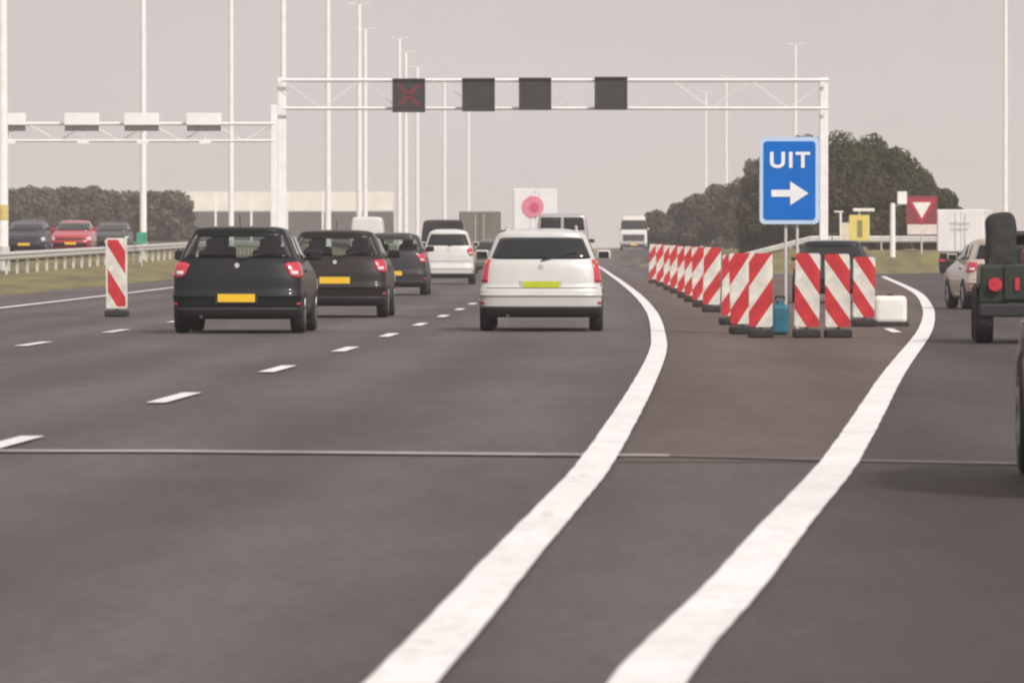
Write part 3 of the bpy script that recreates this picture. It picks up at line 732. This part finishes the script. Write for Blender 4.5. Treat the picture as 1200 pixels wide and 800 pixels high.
# UIT sign
ys_ = 88.0
sg = empty('exit_sign', ((925 - 600) / F * ys_, ys_, 0.004), -0.02)
tag(sg, 'blue sign reading UIT with a white arrow pointing right', 'sign')
BLUE = mat('sign_blue', (0.004, 0.145, 0.54), 0.5, spec=0.25, var=0.06, scale=3); SWHITE = mat('sign_white', (0.82, 0.82, 0.82), 0.4, var=0.05)
PALE = mat('sign_pale_rim', (0.50, 0.64, 0.82), 0.4, var=0.05)
SC = ys_ / F
zc = (398 - 217.5) * SC * 0.995
back = plate('sign_panel', rounded_rect(70*SC, 102*SC, 0.07), -0.02, 0.02, PALE, sg, cz=zc)
plate('blue_face', rounded_rect(61*SC, 92*SC, 0.05), -0.026, -0.016, BLUE, back, cz=zc)
cu = bpy.data.curves.new('letters', 'FONT'); cu.body = 'UIT'; cu.size = 0.40; cu.align_x = 'CENTER'; cu.extrude = 0.004; cu.offset = 0.011; cu.space_character = 1.18
to = bpy.data.objects.new('tmp_text', cu); C.objects.link(to)
dg = bpy.context.evaluated_depsgraph_get(); me = bpy.data.meshes.new_from_object(to.evaluated_get(dg)); bpy.data.objects.remove(to)
me.materials.append(SWHITE)
tx = bpy.data.objects.new('lettering', me); C.objects.link(tx); tx.parent = back
zx = [v.co.x for v in me.vertices]; zy = [v.co.y for v in me.vertices]
sx_ = 47*SC / (max(zx) - min(zx)); sy_ = 19*SC / (max(zy) - min(zy))
for v in me.vertices: v.co.x = (v.co.x - (max(zx) + min(zx))/2) * sx_; v.co.y = (v.co.y - min(zy)) * sy_
tx.rotation_euler = (math.pi/2, 0, 0); tx.location = (0.008, -0.030, zc + 14.5*SC)
ap = [(-22, -4), (0, -4), (0, -14), (21.5, 0), (0, 14), (0, 4), (-22, 4)]
plate('arrow', [(a*SC, b*SC) for a, b in ap], -0.034, -0.022, SWHITE, back, cz=zc - 15*SC, cx=0.01)
for dx in (-0.05, 0.11):
    bar('post', (dx, 0.055, 0), (dx, 0.055, zc + 0.45), 0.022, STEEL, sg)
box('clamp', (0.03, 0.03, zc - 0.3), (0.36, 0.05, 0.04), STEEL, sg); box('clamp', (0.03, 0.03, zc + 0.3), (0.36, 0.05, 0.04), STEEL, sg)
TEAL = mat('teal_plastic', (0.02, 0.13, 0.19), 0.5, var=0.2)
bm = bmesh.new(); add_box(bm, (0, 0, 0.21), (0.25, 0.25, 0.42), 0.06); add_bar(bm, (0, 0, 0.42), (0, 0, 0.47), 0.05, seg=12)
cb = from_bm('ballast_container', bm, TEAL, None, loc=((914 - 600) / F * 87.3, 87.3, 0.004))
tag(cb, 'teal plastic ballast container at the foot of the blue sign', 'container')
bm = bmesh.new(); add_bar(bm, (-0.06, 0, 0.47), (-0.06, 0, 0.52), 0.012, seg=6); add_bar(bm, (0.06, 0, 0.47), (0.06, 0, 0.52), 0.012, seg=6); add_bar(bm, (-0.07, 0, 0.52), (0.07, 0, 0.52), 0.014, seg=6)
from_bm('handle', bm, BLACKP, cb)
# white plastic barrier block
bm = bmesh.new(); add_box(bm, (0, 0, 0.25), (0.50, 0.36, 0.42), 0.07)
wb = from_bm('white_block', bm, mat('white_plastic', (0.80, 0.78, 0.72), 0.5, var=0.06), None, loc=((1043 - 600) / F * 97, 97, 0.004))
tag(wb, 'white plastic barrier block on the gore beside the exit line', 'barrier block')
box('base', (0, 0, 0.03), (0.56, 0.42, 0.06), RUBBER, wb, 0.015)
bm = bmesh.new(); add_bar(bm, (0, 0, 0.455), (0, 0, 0.49), 0.05, seg=12); from_bm('filler_cap', bm, BLACKP, wb)
# ------------------------------------------------------------------ gantries
def truss(root, xa, xb, y, z0, z1, dep, rc, rd, step, m, vis_lower=True):
    for dy in (0, dep):
        for z in (z0, z1): bar('chord', (xa, y + dy, z), (xb, y + dy, z), rc if z == z1 else rc*0.85, m, root, seg=8)
    n = int(round((xb - xa) / step))
    for k in range(n):
        x0 = xa + (xb - xa)*k/n; x1 = xa + (xb - xa)*(k + 1)/n; a, b = (z0, z1) if k % 2 else (z1, z0)
        for dy in (0, dep): bar('diagonal', (x0, y + dy, a), (x1, y + dy, b), rd, m, root, seg=6)
        bar('cross_member', (x0, y, z1), (x0, y + dep, z1), rd, m, root, seg=6)
GY = 257.0
def gz(py, y): return EYE - (py - 290) / F * y
def gX(px, y): return (px - 600) / F * y
ga = empty('sign_gantry', (gX(966, GY), GY, 0)); tag(ga, 'pale steel portal gantry over the motorway carrying four dark square signs', 'gantry')
ox = gX(966, GY)
def leg(root, x, y, ztop, w, d, zb, m):
    bm = bmesh.new(); add_box(bm, (x, y, (ztop + zb)/2), (w, d, ztop - zb), 0.03); o = from_bm('leg', bm, m, root)
    box('base_plate', (x, y, zb + 0.03), (w + 0.4, d + 0.4, 0.06), STEEL, o)
    return o
leg(ga, 0.0, 0.6, gz(91, GY), 0.34, 0.5, -0.1, WHITE_STEEL)
leg(ga, gX(330, GY) - ox, 0.6, gz(91, GY), 0.36, 0.5, -0.1, WHITE_STEEL)
truss(ga, gX(331, GY) - ox, gX(971, GY) - ox, 0.0, gz(127, GY), gz(94, GY), 1.1, 0.062, 0.013, 1.6, WHITE_STEEL)
SIGNB = mat('matrix_face', (0.030, 0.027, 0.027), 0.7, var=0.2, scale=5); SIGNH = mat('matrix_housing', (0.055, 0.05, 0.05), 0.6)
LED = mat('red_led', (0.16, 0.02, 0.03), 0.5, emit=((1, 0.10, 0.20), 0.045))
labs = ['square dark matrix sign showing a red cross over the closed lane', 'blank square matrix sign next to the one with the red cross', 'blank square matrix sign between two other blank ones', 'blank square matrix sign standing apart, nearest the gantry leg by the blue sign']
for (a, b, c, d), lb in zip([(460, 498.5, 92.5, 132), (541.5, 580, 92, 131), (608, 646, 91.5, 129.5), (696.5, 735, 90.5, 129)], labs):
    x = gX((a + b)/2, GY); z = gz((c + d)/2, GY); w = (b - a)*GY/F; h = (d - c)*GY/F
    s = empty('matrix_sign', (x, GY - 0.30, z)); tag(s, lb, 'matrix sign', 'matrix signs on the gantry')
    box('housing', (0, 0.02, 0), (w, 0.32, h), SIGNH, s, 0.03)
    box('display', (0, -0.145, 0.0), (w*0.86, 0.02, h*0.86), SIGNB, s, 0.0)
    bm = bmesh.new()
    for sgn in (-1, 1): add_box(bm, (sgn*(w/2 - 0.03), -0.17, 0), (0.05, 0.06, h*0.98)); 
    add_box(bm, (0, -0.20, h/2 - 0.03), (w, 0.14, 0.04))
    from_bm('hood', bm, SIGNH, s)
    if 'red cross' in lb and 'showing' in lb:
        bm = bmesh.new()
        for sgn in (-1, 1):
            for k in range(-7, 8):
                t = k/7*w*0.30
                for e in (-0.075, 0.0, 0.075): add_box(bm, (t + e, -0.158, sgn*t), (0.055, 0.012, 0.055))
        from_bm('red_cross', bm, LED, s)
# gantry over the opposite carriageway, seen from behind
HY = 272.0
gb = empty('sign_gantry', (gX(321, HY), HY, ground(gX(321, HY), HY))); tag(gb, 'pale lattice gantry over the opposite carriageway with white backed signs', 'gantry')
ox2 = gX(321, HY); oz2 = ground(ox2, HY)
leg(gb, 0, 0.4, gz(123, HY) - oz2, 0.30, 0.35, -0.15, WHITE_STEEL)
xl = gX(-330, HY) - ox2
leg(gb, xl, 0.4, gz(140, HY) - oz2, 0.20, 0.35, -0.4, WHITE_STEEL)
truss(gb, xl, 0.0, 0.0, gz(165, HY) - oz2, gz(145, HY) - oz2, 0.8, 0.06, 0.016, 1.3, WHITE_STEEL)
for k, (a, b) in enumerate([(-9, 31), (76, 117), (146, 187), (219, 260)]):
    x = gX((a + b)/2, HY); w = (b - a)*HY/F
    s = empty('sign_housing', (x, HY - 0.24, gz(140, HY)))
    tag(s, 'white backed sign housing with a dark underside, on the opposite gantry', 'sign housing', 'sign housings on the opposite gantry')
    box('back_cover', (0, 0, 0.0), (w, 0.28, 14*HY/F), WHITE_STEEL, s, 0.02)
    box('underside', (0, 0.02, -10.5*HY/F), (w*0.97, 0.22, 6.5*HY/F), mat('dark_underside', (0.14, 0.125, 0.125), 0.7), s, 0.01)
    box('service_box', (0.05, 0.0, -27*HY/F), (0.5, 0.2, 0.16), WHITE_STEEL, s, 0.01)
    bar('hanger', (0.05, 0.0, -24*HY/F), (0.05, 0.0, -13*HY/F), 0.02, WHITE_STEEL, s)

# ------------------------------------------------------------------ lamp masts
def mast(px, y, h, rb, rt, label, group, side=1, base=None):
    x = gX(px, y); g = ground(x, y) - 0.05
    m = empty('lamp_mast', (x, y, g)); tag(m, label, 'lamp mast', group)
    bar('pole', (0, 0, 0), (0, 0, h), rb, WHITE_STEEL, m, r1=rt, seg=12)
    bar('base_sleeve', (0, 0, 0), (0, 0, 0.9), rb*1.35, STEEL, m, r1=rb*1.2, seg=12)
    for s in (-1, 1):
        a = bar('arm', (0, 0, h - 0.05), (s*0.45, 0, h + 0.05), 0.03, WHITE_STEEL, m, seg=6)
        bm = bmesh.new(); add_box(bm, (s*0.62, 0, h + 0.06), (0.5, 0.22, 0.09), 0.03); from_bm('lamp_head', bm, WHITE_STEEL, a)
    return m
mast(3.5, 226, 20, 0.20, 0.11, 'thick pale mast with a yellow band at the end of the barrier', None)
xm = gX(3.5, 226); zm = ground(xm, 226)
bm = bmesh.new(); add_bar(bm, (0, 0, gz(258, 226)), (0, 0, gz(240, 226)), 0.203, seg=14)
yb = from_bm('yellow_band', bm, mat('faded_yellow', (0.62, 0.50, 0.18), 0.6), None); yb.parent = [o for o in C.objects if o.name == 'lamp_mast'][0]; yb.location = (0, 0, -zm + 0.05)
mast(168, 292, 20, 0.16, 0.11, 'slim pale mast beside the small green marker post', None)
mast(271, 346, 20, 0.15, 0.11, 'slim pale mast between the barrier end and the gantry legs', None)
grpL = 'lamp masts in the median row'
for px, y in [(332, 400), (384.5, 452), (421, 490), (428, 545), (468, 570), (475.5, 610), (489, 660), (521, 720), (549, 790)]:
    mast(px, y, 20, 0.23, 0.16, 'tall slim hazy mast in the long row along the median', grpL)
for px, y in [(1178, 440), (932, 590), (851, 700), (827, 770)]:
    mast(px, y, 19 if y > 500 else 21, 0.18, 0.12, 'tall slim hazy mast rising behind the wood', 'lamp masts on the slip road side')

# ------------------------------------------------------------------ barriers
def guard_rail(name, label, f, y0, y1, zoff, step=4.0, group=None):
    n = int((y1 - y0) / step); xb = f(y0)
    root = empty(name, (xb, y0, ground(xb, y0))); tag(root, label, 'guard rail', group)
    oz = ground(xb, y0)
    prof = [(0, 0.46), (0.07, 0.52), (0.07, 0.56), (0.01, 0.61), (0.07, 0.66), (0.07, 0.70), (0, 0.76), (-0.012, 0.76), (-0.012, 0.46)]
    for k in range(n):
        ya, yb_ = y0 + k*step, y0 + (k + 1)*step
        v = []
        for y in (ya + 0.004, yb_ - 0.004):
            x = f(y); z = ground(x, y) + zoff
            v += [(x - xb + a, y - y0, z - oz + b) for a, b in prof]
        P = len(prof)
        fs = [(i, (i+1) % P, P + (i+1) % P, P + i) for i in range(P)] + [tuple(range(P)), tuple(reversed(range(P, 2*P)))]
        new_mesh('rail', v, fs, STEEL, root)
        x = f(ya); z = ground(x, ya) - oz
        bm = bmesh.new(); add_box(bm, (x - xb - 0.07, ya - y0, z + 0.33), (0.10, 0.07, 0.80)); from_bm('post', bm, STEEL, root)
    return root
guard_rail('guard_rail', 'galvanised steel guard rail on the grass verge before the oncoming cars', Xrail, 150, 430, 0.02)
def Xr2(y): return Xs(y) + 10.5
def rail_x(name, label, y0f, xa, xb, step=4.0):
    n = int((xb - xa) / step); root = empty(name, (xa, y0f(xa), ground(xa, y0f(xa)))); tag(root, label, 'guard rail'); oz = root.location.z
    for k in range(n):
        x0, x1 = xa + k*step, xa + (k + 1)*step
        pr = [(0, 0.44), (-0.07, 0.52), (-0.07, 0.56), (-0.01, 0.61), (-0.07, 0.66), (-0.07, 0.70), (0, 0.78), (0.012, 0.78), (0.012, 0.44)]; P = len(pr)
        v = []
        for x in (x0 + .004, x1 - .004):
            y = y0f(x); z = ground(x, y) - oz
            v += [(x - xa, y - y0f(xa) + a, z + b) for a, b in pr]
        new_mesh('rail', v, [(i, (i+1) % P, P + (i+1) % P, P + i) for i in range(P)] + [tuple(range(P)), tuple(reversed(range(P, 2*P)))], STEEL, root)
        bm = bmesh.new(); add_box(bm, (x0 - xa, y0f(x0) - y0f(xa) + 0.07, ground(x0, y0f(x0)) - oz + 0.33), (0.07, 0.10, 0.8)); from_bm('post', bm, STEEL, root)
rail_x('guard_rail', 'steel guard rail along the grass bank below the dark wood', lambda x: 345 + max(0, x - 18)*1.2, 12.2, 42)
# hectometre sign
yh = 262; xh = gX(166, yh); zh = ground(xh, yh)
hm = empty('marker_post', (xh, yh, zh)); tag(hm, 'small green marker plate on a post behind the guard rail', 'marker post')
bar('post', (0, 0, -0.1), (0, 0, gz(272, yh) - zh), 0.03, STEEL, hm, seg=8)
box('green_plate', (0, -0.04, gz(279, yh) - zh), (0.42, 0.02, 0.48), mat('marker_green', (0.05, 0.32, 0.20), 0.5), hm, 0.0)
# ------------------------------------------------------------------ signs on the bank by the slip road
def sign_root(name, px, y, label, cat='sign', zero=True):
    x = gX(px, y); z = ground(x, y); r = empty(name, (x, y, z)); tag(r, label, cat); return r, z
yy = 336
gw, zg = sign_root('give_way_sign', 1080, yy, 'inverted red and white triangle give way sign with a white plate below')
zt_ = gz(233, yy) - zg; s_ = 36 * yy / F
tri = lambda k: [(-s_/2*k, 0.29*s_*k), (0, -0.578*s_*k), (s_/2*k, 0.29*s_*k)]
cz_ = zt_ - 0.29*s_
bar('post', (0, 0.05, -0.1), (0, 0.05, zt_), 0.05, STEEL, gw)
box('backing_board', (0, 0.0, cz_ - 0.12), (s_*1.02, 0.03, s_*0.92), mat('dark_red_board', (0.23, 0.03, 0.045), 0.5), gw, 0.01)
plate('red_triangle', tri(1.0), -0.04, -0.02, mat('sign_red', (0.42, 0.02, 0.04), 0.45), gw, cz=cz_)
plate('white_triangle', tri(0.60), -0.055, -0.035, SWHITE, gw, cz=cz_)
box('sub_plate', (0.05, -0.02, gz(269, yy) - zg), (36*yy/F, 0.03, 12*yy/F), mat('pink_white_plate', (0.72, 0.62, 0.59), 0.5), gw, 0.01)
wt_ = lorry('box_lorry', 'white box lorry on the slip road beside the give way sign', (20.45, 290, 0.01), 0.16, 2.15, 2.92, 6.0, mat('white_lorry_panel', (0.84, 0.81, 0.79), 0.5, var=0.05, scale=1.5), WBOX, 0.95)
for dz, w_ in ((2.28, 0.95), (2.02, 0.8)):
    box('faded_mark', (-0.05, -0.05, dz), (w_, 0.012, 0.11), mat('grey_green_print', (0.52, 0.56, 0.52), 0.5), wt_)
yy2 = 330
ye, zy_ = sign_root('yellow_sign', 1007, yy2, 'yellow square roadworks sign with a dark upright bar', 'sign')
k_ = yy2 / F
YEL = mat('sign_yellow', (0.72, 0.58, 0.16), 0.5, var=0.06)
box('yellow_board', (0, 0, gz(267, yy2) - zy_), (24*k_, 0.04, 30*k_), YEL, ye, 0.02)
box('upright_bar', (0.02, -0.03, gz(268, yy2) - zy_), (6*k_, 0.014, 20*k_), mat('olive_bar', (0.25, 0.22, 0.07), 0.5), ye)
box('pale_plate', (-16*k_, 0.01, gz(271, yy2) - zy_), (9*k_, 0.03, 20*k_), mat('pale_cream', (0.68, 0.62, 0.48), 0.5), ye, 0.01)
box('light_bar', (5*k_, 0, gz(246, yy2) - zy_), (25*k_, 0.12, 3.5*k_), WHITE_STEEL, ye, 0.02)
bar('post', (0, 0.06, -0.1), (0, 0.06, gz(246, yy2) - zy_), 0.045, STEEL, ye)
wp, zw = sign_root('white_post', 1046, 332, 'thick white post with a small white box on a bracket, before the wood', 'post')
k_ = 332 / F
bm = bmesh.new(); add_bar(bm, (0, 0, -0.1), (0, 0, gz(238, 332) - zw), 0.15, 0.13, seg=12); from_bm('pole', bm, WHITE_STEEL, wp)
box('white_box', (11*k_, 0, gz(232, 332) - zw), (11*k_, 0.3, 15*k_), WHITE_STEEL, wp, 0.03)
bar('bracket', (0, 0, gz(242, 332) - zw), (11*k_, 0, gz(240, 332) - zw), 0.03, STEEL, wp)
tp, zt2 = sign_root('thin_post', 985, 338, 'thin pale post next to the yellow sign', 'post')
bar('pole', (0, 0, -0.1), (0, 0, gz(249, 338) - zt2), 0.06, WHITE_STEEL, tp); box('cap', (-0.1, 0, gz(248, 338) - zt2), (0.5, 0.1, 0.07), WHITE_STEEL, tp, 0.01)

# ------------------------------------------------------------------ noise barrier and trees
nbY = 640.0
nbx0, nbx1 = gX(211, nbY), gX(462, nbY)
nb = empty('noise_barrier', (nbx0, nbY, ground(nbx0, nbY))); tag(nb, 'long pale noise barrier of wide panels far behind the parked rows of masts', 'noise barrier')
nb['label'] = 'long pale noise barrier of wide panels far behind the row of masts'
zn = nb.location.z
CREAM = mat('cream_panel', (0.80, 0.76, 0.69), 0.7, var=0.08, scale=0.6)
nP = 6
zt0, zt1 = gz(247, nbY) - zn, gz(225, nbY) - zn
for k in range(nP):
    xa = (nbx1 - nbx0)*k/nP; xb_ = (nbx1 - nbx0)*(k + 1)/nP
    box('panel', ((xa + xb_)/2, 0, (zt0 + zt1)/2), (xb_ - xa - 0.12, 0.25, zt1 - zt0), CREAM, nb, 0.02)
    box('post', (xa, 0.05, zt1/2), (0.22, 0.4, zt1 + 0.1), WHITE_STEEL, nb)
    box('lower_panel', ((xa + xb_)/2, 0.05, zt0/2 - 0.05), (xb_ - xa - 0.12, 0.2, zt0 - 0.06), mat('dark_panel', (0.14, 0.125, 0.12), 0.8), nb)

def leaf_mat(name, c):
    m = bpy.data.materials.new(name); m.use_nodes = True
    nt = m.node_tree; N = nt.nodes; Lk = nt.links; b = N['Principled BSDF']; b.inputs['Roughness'].default_value = 0.75
    b.inputs['Specular IOR Level'].default_value = 0.2
    g = N.new('ShaderNodeNewGeometry'); n = N.new('ShaderNodeTexNoise'); n.inputs['Scale'].default_value = 0.7; n.inputs['Detail'].default_value = 4
    Lk.new(g.outputs['Position'], n.inputs['Vector'])
    r = N.new('ShaderNodeValToRGB'); Lk.new(n.outputs[0], r.inputs[0])
    r.color_ramp.elements[0].position = 0.3; r.color_ramp.elements[0].color = (c[0]*0.65, c[1]*0.65, c[2]*0.65, 1)
    r.color_ramp.elements[1].position = 0.72; r.color_ramp.elements[1].color = (c[0]*1.4, c[1]*1.35, c[2]*1.3, 1)
    Lk.new(r.outputs[0], b.inputs['Base Color'])
    return m
LEAF = leaf_mat('leaf_olive', (0.048, 0.050, 0.016)); LEAFB = leaf_mat('leaf_moss', (0.042, 0.052, 0.014)); LEAFC = leaf_mat('leaf_ochre', (0.062, 0.052, 0.022)); LEAFD = leaf_mat('leaf_grey_olive', (0.085, 0.075, 0.052)); LEAF2 = leaf_mat('leaf_brown_hazed', (0.115, 0.095, 0.075)); BARK = mat('bark', (0.06, 0.05, 0.04), 0.9, var=0.3, bump=0.5)  # brown leaf tone of the far trees is lightened, distance haze put into its colour
def tree(x, y, top, rx, label, group, lm, leaves=4200, low=0.03, ls=0.30, name='tree'):
    z0 = ground(x, y); h = top - z0
    root = empty(name, (x, y, z0)); tag(root, label, 'tree', group)
    bm = bmesh.new(); tr = 0.035*h
    add_bar(bm, (0, 0, -0.2), (0.1*random.uniform(-1, 1), 0, h*0.45), tr, tr*0.6, 8)
    for k in range(5):
        a = random.uniform(0, 6.28); z = h*random.uniform(0.2, 0.5)
        add_bar(bm, (0, 0, z), (math.cos(a)*rx*0.6, math.sin(a)*rx*0.6, z + h*0.28), tr*0.45, tr*0.15, 6)
    from_bm('trunk', bm, BARK, root)
    blobs = []
    for k in range(16):
        t = random.uniform(low, 0.88); wv = math.sin(math.pi*min(1, max(0.12, (t*0.78 + 0.16))))
        a = random.uniform(0, 6.28); rr = rx*wv*random.uniform(0.35, 0.8)
        blobs.append((Vector((math.cos(a)*rr, math.sin(a)*rr, t*h)), random.uniform(0.26, 0.42)*rx))
    blobs.append((Vector((0, 0, h - 0.42*rx)), 0.42*rx))
    for k in range(4): blobs.append((Vector((random.uniform(-.3, .3)*rx, random.uniform(-.3, .3)*rx, h*(0.3 + 0.14*k))), 0.55*rx))
    v = []; f = []
    tot = sum(b[1]**2 for b in blobs)
    for c, r in blobs:
        for k in range(int(leaves*r*r/tot)):
            d = Vector((random.gauss(0, 1), random.gauss(0, 1), random.gauss(0, 1))).normalized()
            p = c + d*r*(random.random()**0.35)
            if p.z > h: p.z = h - random.random()*0.2
            if p.z < 0.1: p.z = 0.1 + random.random()*0.3
            nn = (d + Vector((random.uniform(-.8, .8), random.uniform(-.8, .8), random.uniform(-.3, .9)))).normalized()
            t1 = nn.orthogonal().normalized(); t2 = nn.cross(t1); an = random.uniform(0, 6.28)
            u = t1*math.cos(an) + t2*math.sin(an); w_ = nn.cross(u); s = ls*random.uniform(0.6, 1.3); i = len(v)
            v += [p - u*s*0.6, p + w_*s*0.35 + nn*0.05, p + u*s*0.6, p - w_*s*0.35 + nn*0.05]
            f.append((i, i+1, i+2, i+3))
    new_mesh('crown', v, f, lm, root)
    return root
def tree_px(px, y, topy, rpx, *a, **k): tree(gX(px, y), y, gz(topy, y), rpx*y/F, *a, **k)
gW = 'trees of the dark wood by the slip road'; lW = 'dense dark olive tree of the domed wood behind the blue sign'
for px, y, ty, rp in [(905, 386, 176, 44), (945, 396, 157, 46), (985, 384, 152, 48), (1022, 392, 156, 46), (1052, 384, 172, 42), (1078, 392, 196, 38), (1098, 384, 222, 32), (890, 380, 205, 34), (965, 376, 190, 44), (1030, 376, 200, 46), (1116, 388, 240, 27)]:
    tree_px(px, y, ty, rp, lW, gW, random.choice((LEAF, LEAFB, LEAFC)), leaves=9500, ls=0.25)
gM = 'low trees trailing off from the wood'; lM = 'lower hazy tree trailing down from the wood towards the road'
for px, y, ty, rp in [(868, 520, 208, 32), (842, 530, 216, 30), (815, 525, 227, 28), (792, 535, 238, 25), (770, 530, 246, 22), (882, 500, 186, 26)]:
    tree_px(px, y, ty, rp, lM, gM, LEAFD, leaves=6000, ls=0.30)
gL = 'trees on the skyline behind the oncoming cars'; lL = 'hazy grey brown tree in the low belt behind the oncoming cars'
random.seed(21)
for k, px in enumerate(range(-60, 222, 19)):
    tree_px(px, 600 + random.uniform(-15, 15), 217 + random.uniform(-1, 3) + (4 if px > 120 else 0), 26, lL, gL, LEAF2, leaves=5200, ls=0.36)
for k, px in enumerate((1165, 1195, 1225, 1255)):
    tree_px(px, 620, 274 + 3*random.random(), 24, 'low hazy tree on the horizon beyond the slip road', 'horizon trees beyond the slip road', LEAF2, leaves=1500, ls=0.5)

# ------------------------------------------------------------------ haze in the air
bm = bmesh.new(); add_box(bm, (0, 1500, 11.5), (5600, 3560, 26))
hz = from_bm('haze', bm, None); hz['kind'] = 'stuff'
hm_ = bpy.data.materials.new('haze'); hm_.use_nodes = True
nt = hm_.node_tree; nt.nodes.clear()
out = nt.nodes.new('ShaderNodeOutputMaterial'); pv = nt.nodes.new('ShaderNodeVolumePrincipled')
pv.inputs['Color'].default_value = (0.97, 0.92, 0.915, 1); pv.inputs['Density'].default_value = 0.0003; pv.inputs['Anisotropy'].default_value = 0.0
nt.links.new(pv.outputs[0], out.inputs['Volume'])
hz.data.materials.append(hm_)
